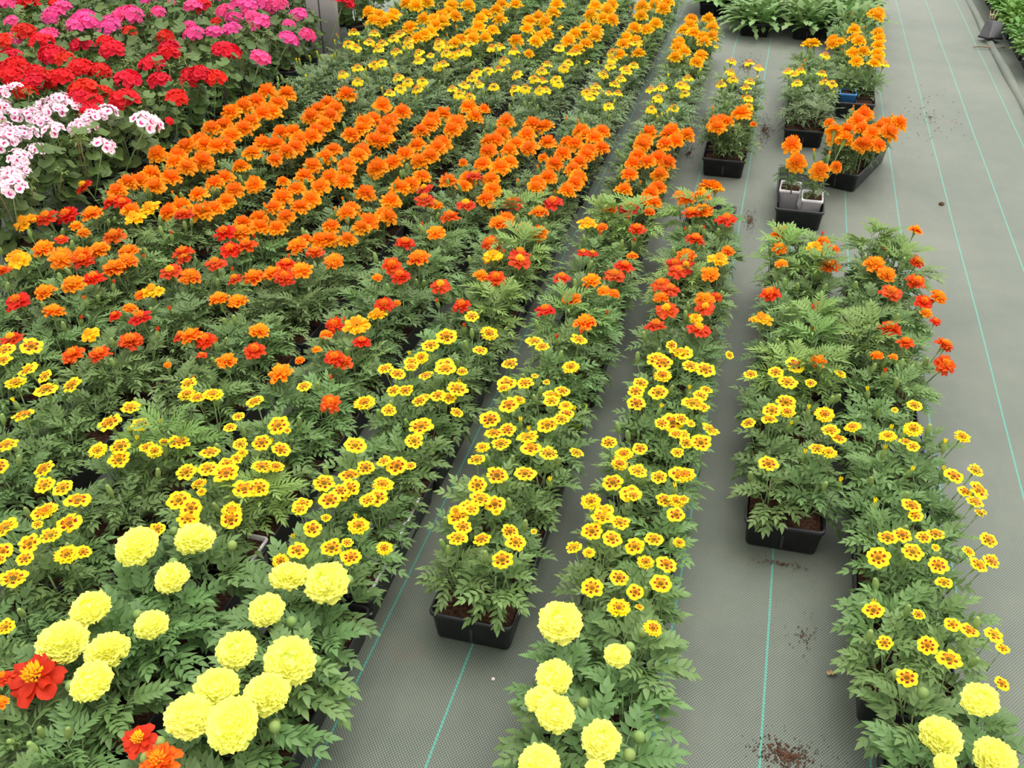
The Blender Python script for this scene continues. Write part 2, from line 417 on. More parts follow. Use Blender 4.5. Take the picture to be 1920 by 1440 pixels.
def marigold_foliage(n, H, L0, L1, pairs, lw, ll, mat, spread=.03, stem='stem'):
    mb = MB()
    tops = []
    mb.tube([(0, 0, 0), (R(-.004, .004), R(-.004, .004), H*.5), (R(-.01, .01), R(-.01, .01), H)], [.0024, .002, .0014], stem, 5)
    for k in range(5):
        a = k*1.256+R(-.3, .3); h0 = H*R(.1, .5); r = R(.6, 1.2)*spread
        tip = Vector((math.cos(a)*r, math.sin(a)*r, min(H, h0+H*R(.35, .6))))
        mb.tube([(0, 0, h0), (tip.x*.6, tip.y*.6, h0+(tip.z-h0)*.4), tip], [.0015, .0013, .001], stem, 4)
        tops.append((Vector((0, 0, h0)), tip))
    tops.append((Vector((0, 0, H*.2)), Vector((0, 0, H))))
    for i in range(n):
        t = (i+.5)/n
        b0, b1 = tops[i % len(tops)]; q = R(.15, 1) if i > len(tops)*2 else 1
        base = b0.lerp(b1, q); h = base.z/H
        az = math.atan2(base.y, base.x)+R(-1.3, 1.3) if base.xy.length > .006 else i*2.4
        elev = R(-.05, .45)+.75*h*h
        pinnate_leaf(mb, base, az, elev, R(L0, L1)*(1.1-.25*h), pairs, lw, ll, mat, R(.5, 1.1))
    return mb.mesh('marigold_foliage')
random.seed(21)
FOL = {}
FOL['b'] = [marigold_foliage(34, .092, .04, .062, 4, .0085, .022, 'leaf') for i in range(5)]
FOL['k'] = [marigold_foliage(34, .085, .045, .065, 4, .0075, .022, 'leaf_grey') for i in range(3)]
FOL['r'] = [marigold_foliage(36, .105, .045, .07, 5, .0075, .023, ['leaf', 'leaf', 'leaf', 'leaf_dark', 'leaf'][i]) for i in range(5)]
FOL['f'] = [marigold_foliage(38, .15, .055, .085, 6, .0065, .026, 'leaf_fresh', .04) for i in range(2)]
FOL['o'] = [marigold_foliage(36, .095, .04, .064, 4, .008, .022, 'leaf_dark') for i in range(4)]
FOL['g'] = [marigold_foliage(32, .09, .045, .07, 4, .008, .022, 'leaf') for i in range(3)]
FOL['a'] = [marigold_foliage(24, .095, .058, .084, 5, .012, .028, 'leaf_broad', .03) for i in range(4)]

# ------------------------------------------------------------------ trays
def rrect(w, l, z, r=.013, n=4):
    pts = []
    for cx, cy, a0 in ((1, 1, 0), (-1, 1, 90), (-1, -1, 180), (1, -1, 270)):
        for i in range(n+1):
            a = math.radians(a0+90*i/n)
            pts.append((cx*(w/2-r)+r*math.cos(a), cy*(l/2-r)+r*math.sin(a), z))
    return pts
def tub_mesh(w, l, h, taper=.010, lip=.0035, t=.002, mat='black', r=.013, name='tray_body', floor=.004):
    """tapered open tub with a rolled rim"""
    mb = MB(); w0, l0 = w-2*taper, l-2*taper; ri = max(.003, r)
    wi = w-2*lip
    prof = [(w0, l0, 0), (w-2*lip-.001, l-2*lip-.001, h-.010), (w-.001, l-.001, h-.009), (w, l, h-.003), (w-.002, l-.002, h), (wi-.002, l-2*lip-.002, h), (wi-.004, l-2*lip-.004, h-.004), (w0-2*t, l0-2*t, floor)]
    mb.rings([rrect(a, b, z, ri) for a, b, z in prof], mat, True, True)
    return mb.mesh(name)
def soil_mesh(w, l, amp=.004, nx=9, ny=20):
    mb = MB(); pts = []
    for i in range(ny+1):
        for j in range(nx+1):
            e = 0 if i in (0, ny) or j in (0, nx) else 1
            pts.append((-w/2+w*j/nx, -l/2+l*i/ny, e*R(-amp*.4, amp)))
    mb.grid(pts, ny, nx, 'soil')
    base = [(-w/2, -l/2, -.012), (w/2, -l/2, -.012), (w/2, l/2, -.012), (-w/2, l/2, -.012)]
    mb.poly(base, [(3, 2, 1, 0)], 'soil')
    return mb.mesh('soil', True)
def divider_mesh(w, l, h, nx, ny, mat):
    mb = MB(); t = .003
    for i in range(1, nx):
        x = -w/2+w*i/nx; mb.box((x-t, -l/2, .006), (x+t, l/2, h), mat)
    for i in range(1, ny):
        y = -l/2+l*i/ny
        for j in range(nx):
            mb.box((-w/2+w*j/nx+t, y-t*.8, .006), (-w/2+w*(j+1)/nx-t, y+t*.8, h-.002), mat)
    return mb.mesh('divider', False)
TW, TL, TH = .165, .398, .070
TRAY = tub_mesh(TW, TL, TH)
SOIL = [soil_mesh(TW-.018, TL-.018) for i in range(4)]
DIV = divider_mesh(TW-.012, TL-.012, TH-.002, 2, 4, 'black')
PK_W, PK_L, PK_H = .073, .092, .070
PACK = {c: tub_mesh(PK_W, PK_L, PK_H, .006, .003, .0016, c, .006, 'pack_body') for c in ('white', 'blue', 'lime', 'yellow_plastic', 'violet')}
PSOIL = soil_mesh(PK_W-.012, PK_L-.012, .003, 5, 6)
CELLS = [(sx*.0405, -.148+.0985*k) for k in range(4) for sx in (-1, 1)]

random.seed(5)
def add_plant(parent, px, py, z, ft, kind=None, sc=1.0):
    o = link('marigold_plant', random.choice(FOL[kind or ft]), parent)
    o.location = (px, py, z); o.rotation_euler = (R(-.08, .08), R(-.08, .08), R(0, 6.28)); s_ = sc*R(.9, 1.1); o.scale = (s_, s_, s_*R(.92, 1.08))
    return o
ZF = dict(b=.215, a=.212, r=.208, R=.21, q=.208, y=.212, o=.198, k=.203, g=.198)
def head_matrix(p, base, size, unit, tiltcam=.22):
    v = (p-base); v.normalize()
    k = .42+.9*max(0, min(1, ((p-base).xy.length-.06)/.07)) if unit < .2 else .42
    u = (v*k+Vector((0, -tiltcam, 1))*.55+Vector((R(-.16, .16), R(-.16, .16), 0))).normalized()
    q = Vector((0, 0, 1)).rotation_difference(u)
    return Matrix.Translation(p) @ q.to_matrix().to_4x4() @ Matrix.Rotation(R(0, 6.28), 4, 'Z') @ Matrix.Diagonal((size/unit,)*3+(1,))

ORD = ['', 'first', 'second', 'third', 'fourth', 'fifth', 'sixth', 'seventh', 'eighth', 'ninth', 'tenth', 'eleventh', 'twelfth', 'thirteenth', 'fourteenth', 'fifteenth', 'sixteenth', 'seventeenth', 'eighteenth', 'nineteenth', 'twentieth']
KINDN = dict(b='yellow red-blotched marigolds', a='lemon pompon marigolds', r='red-orange marigolds', o='orange marigolds', k='yellow orange-crested marigolds', g='golden marigolds')
ROWX = dict(A=.375, B=.155, C=-.132, D=-.395, E=-.672, F=-.928, G=-1.185, H=-1.445, I=-1.705, J=-1.965)

def make_tray(t, ft, flowers, packs=(), skip=(), fresh=(), soil=True, noplants=()):
    """tray thing: body, divider, soil, and each plant with its own flowers and buds"""
    link('tray_body', TRAY, t)
    if soil:
        link('divider', DIV, t); s_ = link('soil', random.choice(SOIL), t, (0, 0, TH-.014))
    pl = {}
    for i, (cx, cy) in enumerate(CELLS):
        if i in skip or i in noplants: continue
        k = 'f' if i in fresh else None
        o = add_plant(t, cx+R(-.006, .006), cy+R(-.008, .008), TH-.016, ft, k)
        pl[i] = o
    fill_flowers(pl, ft, flowers)
    return pl

def fill_flowers(pl, ft, flowers, toff=Vector((0, 0, 0)), nb=None):
    if not pl: return
    inv = {i: (Matrix.Translation(o.location) @ o.rotation_euler.to_matrix().to_4x4() @ Matrix.Diagonal((*o.scale, 1))).inverted() for i, o in pl.items()}
    for ty, x, y, d in flowers:
        p = Vector((x, y, ZF[ty]+R(-.008, .008)))
        i = min(pl, key=lambda i: (pl[i].location.x-x)**2+(pl[i].location.y-y)**2)
        base = Vector((pl[i].location.x, pl[i].location.y, TH))
        m = head_matrix(p, base, d, UNIT.get(ty, .04))
        link('flower', random.choice(VAR[ty]), pl[i], mat4=inv[i] @ m)
    for i, o in pl.items():
        for k in range(random.choice((0, 1, 1, 2, 2)) if ft != 'a' else random.choice((0, 1, 2))):
            p = Vector((o.location.x+R(-.05, .05), o.location.y+R(-.055, .05), R(.172, .205)))
            m = head_matrix(p, Vector((o.location.x, o.location.y, TH)), 1.0, 1.0, .05)
            link('bud', random.choice(BUD[ft]), o, mat4=inv[i] @ m)

def make_pack(colour, x, y, rz, plants, label, group=None, z=.0045, parent_loc=(0, 0, 0)):
    p = empty('plant_pack', (x, y, z), rz)
    link('pack_body', PACK[colour], p); link('soil', PSOIL, p, (0, 0, PK_H-.010))
    tag(p, label, 'plant pot', group)
    return p

TRAYS = '''
A 0 a b-5,194,43 b-69,148,36 b71,169,26 a33,126,55 a-28,50,62 a44,31,62 a-30,-6,31
A 1 b b111,197,37 b-3,167,43 b4,145,29 b-53,57,39 b-24,82,38 b-12,27,42 b-71,2,45 b9,69,30 b34,95,36 b29,52,17 b30,8,39 b36,-35,32 b89,68,26 b125,101,35 b125,52,34 b101,32,37 b125,173,14 b118,175,22 b-85,-135,39 b-13,-126,23 b-68,-194,28 b38,-137,28 b65,-139,35 b103,-137,34 b111,-169,24 b-4,-190,36
A 2 b b-106,-15,42 b27,111,38 b-16,79,17 b19,21,45 b-38,-39,41 b1,-28,32 b14,-44,28 b115,18,38 b83,-133,42 b125,-108,36 b125,-166,45 b101,-167,30
A 3 r R125,-12,37 r109,106,29 r-5,27,58 r31,-24,45 r119,-10,47 r115,-97,54 q91,148,35 q-35,-88,33 q-2,-103,23
A 4 r q94,235,47 R7,-193,62 r83,6,43 r77,-98,58 r90,-201,51 q-27,-29,65 q1,-86,53 q125,-184,50
A 9 g g-32,142,70 g10,138,70 g77,170,70 g-21,-31,68 g72,51,68 g54,-25,67 k98,-18,54
A 10 g g-125,-92,73 g-125,-138,72 g-93,-129,58 g-23,122,75 g-23,-13,73 g-8,-91,72 g87,82,74 g87,-17,72 g78,-132,71
A 11 g g91,89,79 g119,135,79 g107,54,78
B 2 b b-105,137,35 b-50,155,39 b-22,131,50 b28,137,27 b95,199,32 b-24,51,48 b-21,13,39 b-54,1,43 b-57,-23,39 b-100,-45,34 b57,17,47 b68,-40,42 b86,-54,33 b43,-103,39 b63,-110,41 b-55,-186,44
B 3 r r-79,147,58 r45,121,41 q42,-173,42 y-96,-1,61 b-10,-203,49
B 4 r q-64,103,65 q-65,6,46 q56,92,40 r81,27,39 y34,44,57 r71,-72,60 q-55,-83,39
B 8 k k-98,153,53 k-46,159,53 k-70,94,37 k46,183,53 k-55,-30,51 k57,50,52 k89,43,51
B 9 g g-15,235,73 g6,217,72 k61,60,56
C 0 a a-80,117,75 a22,80,44 a-65,8,58 a-75,-38,48 a-48,-61,59 a26,-82,60 a-52,-144,59 a27,-137,28 b41,192,17 b8,175,45 b70,145,35
C 1 b b-51,188,44 b-53,143,39 b-59,98,47 b-15,133,43 b28,124,36 b65,148,44 b-19,67,48 b-12,53,32 b-88,17,44 b48,68,39 b69,61,39 b-59,1,39 b77,151,44 b82,64,23 b-59,-20,47 b-73,-52,44 b-25,-29,40 b-32,-75,39 b9,-72,39 b41,-46,39 b73,17,38 b87,-59,26 b-95,-113,34 b-66,-122,26 b35,-117,35 b71,-114,41 b-47,-194,43 b-5,-166,36 b67,-164,42 b28,-198,32
C 2 b b11,201,44 b-32,142,53 b-17,126,52 b-10,74,47 b-55,47,37 b-60,13,41 b-52,-36,45 b-9,1,48 b33,-82,52 b14,-113,35 b47,-134,34 b57,-187,29 b-82,-202,36 b-18,-201,34 b24,197,48 b47,135,45 b81,121,51 b91,61,32 b81,24,36 b68,-18,56 b87,-20,44 b51,-77,35 b73,-91,22 b114,-103,43 b61,-127,34 b72,-165,34 b100,-157,48
C 3 r R-75,128,55 R-47,90,54 R-43,-30,62 R-60,-107,56 q-66,60,43 b-12,-190,29 R50,22,52 R44,-102,60 r74,102,32 q46,65,58 y31,-34,36 b125,-203,24
C 4 r q83,-36,40 q-28,-94,58 r-44,195,63 r-13,-2,59 R61,182,68 R-53,-157,57 R-38,-198,56 R-23,-161,57 q48,-191,55 y63,-121,62
C 5 r q-96,-89,39 o-13,10,69 o10,16,63 q-22,-76,65 q-70,-103,65 q-8,-192,63
C 7 o k53,169,50 k61,35,49 o-33,-124,81 o-49,-170,73 o39,-53,89 o-5,-138,58 o-37,-235,71 o90,-123,29
C 8 k k29,235,56 k-49,235,56 k-43,90,54 k-25,-8,53 k72,177,54 k46,-23,52 k-71,-84,52 k34,-121,51
D 1 b b-62,188,45 b-36,199,40 b-38,157,44 b-73,138,35 b9,194,51 b25,161,48 b65,147,43 b120,161,32 b-69,85,41 b-16,49,48 b38,63,48 b-45,11,42 b-25,-33,45 b1,-26,45 b-43,-56,40 b-63,-70,28 b-56,-81,44 b-36,-113,39 b-34,-147,41 b5,-127,37 b52,-105,35 b69,-127,42 b56,-171,43 b94,-92,13 b-34,-64,32 b12,-53,20
D 2 b b-66,167,46 b-37,128,40 b39,198,48 b-97,48,44 b43,73,46 b-82,-33,48 b-83,-59,33 b-44,-19,43 b-25,-3,19 b1,0,19 b25,-52,44 b45,-33,37 b32,-90,39 b65,-95,36 b73,-124,36 b-39,-101,35 b-54,-129,48 b67,-152,36 b39,-162,51 b-81,-184,50
D 3 r r73,200,57 R-78,90,51 R56,141,62 R-80,-99,54 q1,100,56 q-31,-5,55 q45,40,38 q73,42,33 q30,-135,62
D 4 r R26,192,64 R-50,-152,36 R-24,-145,35 r73,45,55 q-29,37,37 q-32,177,52 q93,168,38 q86,-122,35 y-75,38,63
D 5 o o25,174,67 o-24,178,68 o77,105,66 o-18,-45,64 o-16,48,66 o86,-3,64 o72,-67,63 o69,-126,62 o94,-148,62
D 6 o o-15,90,73 o59,70,72 o92,12,70 o62,-51,70 o-16,-16,71 o-17,-72,70 o-17,-179,68 o54,-178,68 o88,-203,67 o68,102,72 o125,69,71
D 7 k k-81,185,52 k-37,184,52 k-34,59,51 k-41,-72,50 k39,-18,50 k61,150,51
D 8 k k27,-148,53 k48,-40,54 k46,-155,53
D 9 g g-46,-3,73 g-53,121,75 g-40,-122,72 g61,151,75 g-8,-54,72 g72,-93,71 g63,-197,70 k125,62,29
D 10 g g-41,148,80 g40,188,80 g73,15,78 g-38,39,79 g-1,-143,77 g43,-165,76 g86,-170,76 g-53,-105,77
E -1 a a-29,204,70 R-85,156,53 r-41,134,65
E 0 a b20,192,44 b-34,166,40 b-54,138,34 a-19,101,66 a49,106,79 a-26,27,60 a-30,-68,65 a60,-65,83 a-28,-138,69 a58,-138,71 a36,-202,81 b63,180,43 b47,202,24
E 1 b b-57,-63,47 b-23,-76,38 b-27,-106,46 b-75,-124,42 b61,174,57 b65,117,43 b-46,70,52 b-25,-14,48 b4,2,39 b32,29,33 b61,26,48 b88,30,26 b-8,-55,45 b49,-26,47 b56,-74,46 b45,-90,37 b-18,-74,34 b-26,-189,37 b-16,-151,21 b-70,-147,33 b51,-156,46 b117,-200,33
E 2 b b-3,127,58 b-28,79,47 b97,152,49 b95,84,38 b-26,9,41 b-43,-11,40 b-37,-33,35 b-89,-62,40 b-61,-58,42 b34,5,53 b43,-23,54 b78,-7,30 b8,-59,37 b-43,-130,36 b-17,-125,39 b-92,-181,55 b-29,-199,38 b28,-160,36 b28,-128,29 b58,-120,43 b81,-121,38 b95,-100,52 b116,-168,32
E 3 r o-23,202,58 R58,191,60 r-13,-121,50 r34,36,57 R-92,-54,57 R69,148,65 q-11,46,46 y-10,156,60 b29,-171,40
E 4 r o-51,41,62 R-57,140,67 R65,165,66 r-37,-168,61 q-54,-29,64 q30,-46,63 q74,-53,62 q45,70,65
E 5 o o-1,103,69 o-51,141,42 o3,-11,67 o75,140,69 o87,203,69 o72,64,67 o102,7,66 o104,-63,65 o95,-134,64 o-12,-124,59 o-15,-87,66
E 6 o o-125,58,75 o-125,-192,72 o-75,-123,72 o-4,-104,72 o-4,-195,70 o26,-124,71 o16,35,74 o92,55,73 o81,-44,72 o46,-15,73 o83,-154,70 o119,-109,71
E 7 k k49,183,53 k-24,139,53 k-48,72,53 k-18,68,52 k-21,-11,52 k41,83,37 k76,92,52 k69,-94,50
E 8 k k-125,58,29 k-24,128,57 k-12,19,56 k55,9,56 k81,71,56 k-18,-104,55 k58,-123,54 k69,-28,55
E 9 g g-32,136,77 g22,68,76 g-25,-8,75 g-16,-159,73 g65,-108,73 k-49,-162,59 k31,3,60
E 10 g g-19,156,82 g-19,-82,79 g46,-100,79 g74,14,80
E 11 g g-44,-84,85 g5,32,86 g70,49,85 g70,-94,84
E 12 g 
F -1 r R-101,202,37 q-72,158,29
F 0 a b-44,152,34 b-7,197,47 a-52,99,78 a37,144,70 a45,49,60 a-49,-51,70 a-49,-126,82 a29,-121,73 a66,-53,54 a40,-180,68 R-53,-192,91
F 1 b b-54,154,44 b-63,94,29 b-66,60,31 b-72,-17,46 b-22,18,35 b18,35,44 b69,20,43 b24,101,52 b59,74,19 b53,-35,45 b83,-33,36 b0,-13,27 b-4,-32,27 b-14,-50,36 b-43,-75,45 b-79,-96,45 b2,-83,58 b51,-107,52 b75,-95,48 b-37,-122,35 b-15,-149,22 b-46,-181,50 b-13,-194,43 b60,-175,42 b68,-193,46
F 2 r b5,-157,38 r28,-36,52 r-36,118,49 r89,-204,49 q-43,80,33 q-32,-2,26 q-49,-60,26 q-68,-124,62 r57,63,48 r44,-27,52 y26,112,71 y47,195,50
F 3 r r-25,196,63 q43,131,61 r-3,34,60 r44,-23,59 r57,-180,56 q53,94,67 q-24,-25,30 q81,-152,22
F 4 r o110,169,71 R-86,145,55 R-61,64,68 R68,77,67 r42,-5,66 q-27,66,54 q44,-147,57
F 5 o o-1,148,72 o66,175,71 o11,39,70 o93,86,70 o83,7,75 o77,-83,67 o103,-154,66 o-1,-88,68 o7,-156,53 o-57,-126,68 o-51,14,35 R26,-106,57
F 6 o o-14,51,77 o86,67,83 o3,-75,74 o96,-70,74 o-23,-148,73 o76,-150,73 o-4,-134,74
F 7 k k-91,42,54 k-46,42,54 k13,45,54 k38,52,53 k-38,164,55 k-7,177,55 k69,146,54
F 8 k k-121,-193,56 k-35,-96,56 k-32,-7,57 k49,-193,55 k55,-58,56 k54,38,57 k37,194,59 k57,199,59
F 9 g g82,115,78 g-16,123,78 g-29,20,77 g65,-20,76 g43,-120,75 k-34,-174,60 k-107,199,38
F 10 g g-22,108,83 g56,34,82 g103,27,82 g0,-145,80 g63,-198,79
F 11 g g-35,-87,86 g51,-85,86 g53,-205,84
F 12 g 
G -1 r 
G 0 b b11,192,54 b-23,149,44 b-64,84,52 b34,130,52 b-27,137,44 b31,84,43 b-19,111,22 b4,58,43 b108,66,35 b92,46,48 b26,19,33 b33,-24,51 b-34,34,38 b-16,6,25 b93,-124,35
G 1 b b-113,-152,47 b-83,-193,46 b-33,-202,45 b-67,9,57 b-50,64,45 b-5,25,44 b-32,-86,43 b1,-59,47 b13,-86,47 b51,-40,40 b79,-57,37 b100,-5,50 b74,-15,24 b23,179,41 b39,143,45 b68,137,40 b92,161,53
G 2 r r-54,-21,55 r87,-43,54 R-121,-21,45 R-17,-103,27 q-110,153,59 q-63,160,58 q-87,-29,56 q54,47,55 q52,-113,53 q-78,-155,21
G 3 r r-38,-20,62 r-4,-98,60 R-124,-145,49 q-89,-110,61 q-57,-69,61 q25,-53,61 q81,34,62 o-63,158,43 o-2,187,62 o-23,169,62 r6,71,57 q-62,101,64 o55,189,61
G 4 o o-22,-152,63 o74,189,74 o-11,99,73 o78,86,72 o-18,-10,65 o-10,-63,64 o67,-77,70 o93,-16,64 o118,-43,63 o75,-153,62 o-114,163,69
G 5 o o-125,157,75 o-63,-90,85 o-25,-38,71 o-13,51,72 o-8,161,74 o52,16,78 o77,57,72 o76,137,73 o108,-127,69 o86,-179,68
G 6 o o75,-199,74 o-32,-122,76 o-22,-60,77 o-28,-10,78 o-21,97,80 o62,14,85 o79,-93,76 o63,163,80 o113,79,78 o117,188,56
G 7 k k-74,-33,55 k-30,-87,54 k17,-93,54 k-44,31,55 k13,46,55 k-42,139,56 k82,32,54
G 8 k g103,163,52 k-40,-197,57 k-1,-154,57 k35,-123,57 k28,7,59 k-80,187,61 k-44,196,61 k34,156,60
G 9 g g-7,144,80 g100,86,79 g84,-66,77 g86,-1,78 g-9,-74,78
G 10 g g32,132,85 g-18,22,84 g46,-92,82 g-31,-112,83
G 11 g g21,-140,87
G 12 g 
H 0 b 
H 1 b b-111,151,55 b-102,96,54 b-46,126,40 b-10,80,58 b22,125,48 b-4,-6,51 b29,-104,49 b66,-176,47
H 2 r r31,-71,65 r-58,-170,56 r1,-150,55 r-64,11,35 R3,20,61 q-71,134,36 q-48,53,41 y-45,151,61 y-68,-88,51
H 3 r R-63,-144,63 R24,-61,63 R-65,-67,45 q-6,-145,62 o-24,202,65 o36,192,64 o87,199,63 r-36,112,67 r22,31,65 r63,53,65 r-82,-43,64 q-5,146,67
H 4 o o-11,23,75 o11,81,69 o91,-57,66 o94,15,67 o74,-123,65 o11,-78,66 o-10,-138,65 o-15,199,71 o80,115,69 o-57,125,49
H 5 o o-26,-124,72 o74,-204,70 o-12,-43,73 o-8,11,74 o-14,185,77 o88,155,75 o98,-14,73 o79,-79,72 o81,52,74 o110,-146,71
H 6 o o-9,98,82 o83,67,80 o-4,-20,80 o72,-21,79 o-15,-75,79 o77,-72,78 o5,-151,78 o98,-166,77
H 7 k k-88,64,57 k-30,22,56 k41,11,56 k47,-74,55 k-25,-76,55 k-43,-154,55
H 8 k k-125,30,61 k-78,-103,60 k21,-128,59 k47,-133,59 k-64,17,43 k-58,124,62 k6,35,61 k37,43,60 k60,49,60 k85,86,61
H 9 g g3,148,82 g94,84,81 g100,-65,79 g3,26,81 g48,-95,79 g-14,-95,79 g-15,-176,78 k-90,-200,63 k-41,-203,63 k51,-163,62
H 10 g g75,195,88 g6,57,86 g-32,-12,86 g63,-82,84 g-23,-142,84
H 11 g g-8,-195,88
H 12 g 
I 1 b b67,165,45
I 2 r b32,-194,57 b102,-183,56 r16,186,63 R-87,12,68 R9,-141,58 q-4,129,66 q-52,76,62 q29,0,60
I 3 r r-75,-138,65 q28,-150,71 q39,-103,65 r42,201,63 r-71,10,68 q-72,-68,67 q18,-62,66 q-94,-115,66 y-76,123,70
I 4 o o-8,124,72 o12,203,73 o4,42,70 o87,18,69 o113,101,70 o96,-53,68 o-2,-50,69 o65,-146,80 o88,-112,67 o-14,-132,68 o-22,-196,67 y-85,-195,71
I 5 o o-4,-92,75 o96,-117,59 o-24,29,77 o26,33,76 o105,-45,75 o-4,139,78 o29,167,79 o91,88,77 o105,26,76 o107,198,78 o125,125,77
I 6 o o115,-150,79 o22,-71,81 o23,-6,82 o25,83,84 o85,21,82 o99,-61,81 o62,185,93
I 7 k k-34,124,59 k-72,47,58 k29,-30,57
I 8 k k-75,114,63 k-60,25,62 k28,189,63 k48,124,63 k22,37,62 k3,-193,60 k38,-198,59
I 9 g g-59,46,92 g71,170,84 g48,127,84 g67,-93,81 g40,-133,80 g71,-24,81 k-59,-106,65 k-65,-174,64
I 10 g g-53,-180,86 g11,-201,85 g12,-88,86 g24,-7,87 g93,-104,85 g-5,147,89 g89,131,88
I 11 g 
I 12 g 
J 2 b r21,146,46
J 3 r q123,-155,66 y25,-203,66 o114,202,68 r-34,99,71 R-81,67,71 R48,-45,41 q27,135,71 q-125,64,43 q38,40,42 q75,18,41 q21,-94,68 q104,-125,66 y-125,20,71 y-7,-166,67
J 4 o o43,176,75 o95,157,74 o84,73,80 o0,91,74 o-10,32,73 o-18,-17,72 o82,-21,78 o-10,-91,71 r33,-176,73 r78,-193,58 R-125,-97,61
J 5 o o11,154,81 o-12,108,80 o107,130,80 o95,58,79 o-4,4,79 o-11,-82,77 o51,-56,77 o100,-62,77 o114,-30,77 o-62,-184,76 o-5,-152,76 o111,-182,90
J 6 o o-23,178,88 o75,155,87 o-22,-31,85 o3,32,85 o95,33,85 o-33,-111,83 o92,-99,83 o110,-52,83 o82,-176,81
J 7 k 
J 8 k k19,102,64 k87,35,63 k116,128,64
J 9 g g40,112,85 g-11,98,85 g50,188,86 k-26,-121,66 k76,-111,66
J 10 g g-101,-147,88 g-38,-169,87 g24,-114,88 g7,124,91 g71,99,90 g113,152,90
J 11 g 
J 12 g 
Y 99 o o-55,-44,73 o-29,-164,71 o41,-218,69 o92,-189,44 o89,156,68 o125,91,67
Z 99 o o-113,-59,50 o-85,-176,83 o-49,-108,70 o17,94,80 o-12,-18,78 o5,-74,70 o37,-134,69 o90,-1,70 o69,-57,70 o97,-118,82 o140,21,77 o10,-227,74 o-2,-235,66 o58,-235,60
'''
def parse(rest):
    out = []
    for e in rest:
        a, b, d = e[1:].split(','); out.append((e[0], int(a)/1000, int(b)/1000, int(d)/1000))
    return out
recs = []
for line in TRAYS.strip().splitlines():
    w = line.split(); recs.append((w[0], int(w[1]), w[2], parse(w[3:])))
# how many trays of one kind stand in a row, to tell them apart
cnt = {}
for r_, k, v, fl in recs:
    if r_ in ROWX: cnt.setdefault((r_, v), []).append(k)
NEAR = {1: ['only'], 2: ['nearer', 'farther'], 3: ['nearest', 'middle', 'farthest'], 4: ['nearest', 'second', 'third', 'farthest']}
FRESH = {('B', 3): (0, 1, 3, 5), ('B', 4): (3, 4), ('A', 3): (4,), ('D', 4): (7, 6), ('C', 4): (0,), ('D', 3): (2,), ('E', 4): (6, 1), ('A', 4): (5, 6), ('F', 1): (3,), ('G', 1): (5,), ('C', 5): (0,), ('E', 3): (3,)}
NOPL = {('C', 5): (2, 3, 4, 5, 6, 7), ('A', 2): (7,), ('A', 9): (0, 1)}
for r_, k, v, fl in recs:
    if r_ not in ROWX: continue
    x = ROWX[r_]+(.03 if r_ == 'A' and k < 1 else 0); y = 1.207+.41*(k-1)+.2
    t = empty('marigold_tray', (x+R(-.004, .004), y, 0), R(-.012, .012))
    rown = 'ABCDEFGHIJ'.index(r_)+1
    ks = sorted(cnt[r_, v]); word = NEAR[len(ks)][ks.index(k)]
    where = 'row beside the bare path' if rown == 1 else f'{ORD[rown]} row from the path'
    tag(t, (f'{word} black tray of {KINDN[v]} in the {where}' if word != 'only' else f'sole black tray of {KINDN[v]} in the {where}'),
        'flower tray', 'black trays of marigolds standing in rows')
    ft = v
    make_tray(t, ft, fl, fresh=FRESH.get((r_, k), ()), noplants=NOPL.get((r_, k), ()), soil=(r_, k) != ('C', 5))
    if (r_, k) == ('C', 5):
        link('soil', PSOIL, t, (-.0405, -.148, TH-.014), scale=(1.1, 1, 1)); link('soil', PSOIL, t, (.0405, -.148, TH-.014), scale=(1.1, 1, 1)); link('divider', DIV, t)
recd = {r_[0]: r_ for r_ in recs if r_[0] in 'YZ'}
# carrier tray holding two white pots, and the tray turned askew on the path
YC = (.155, 3.457)
t = empty('carrier_tray', (YC[0], YC[1], 0), R(.0, .01)); link('tray_body', TRAY, t)
tag(t, 'open black carrier tray holding the two white pots of orange marigolds', 'tray')
for nm, dx, dy, lab in (('a', -.036, -.022, 'white plastic pot of orange marigold on the geranium side of the open carrier tray'), ('b', .040, -.088, 'white plastic pot of orange marigold nearest the front edge of the open carrier tray')):
    p = make_pack('white', YC[0]+dx, YC[1]+dy, R(-.05, .05), 1, lab)
    p.scale = (1.0, 1.0, 1.15)
    pl = {0: add_plant(p, 0, .005, PK_H-.010, 'o', None, .8)}
    fls = [(ty, x-dx, y-dy, d) for ty, x, y, d in recd['Y'][3] if (x < 0) == (nm == 'a')]
    fill_flowers(pl, 'o', fls)
rz = math.radians(-19)
t = empty('marigold_tray', (.345, 3.85, 0), rz)
tag(t, 'black tray of double orange marigolds standing askew on the bare path', 'flower tray', 'black trays of marigolds standing in rows')
c_, s_ = math.cos(-rz), math.sin(-rz)
make_tray(t, 'o', [(ty, x*c_-y*s_, x*s_+y*c_, d) for ty, x, y, d in recd['Z'][3]])
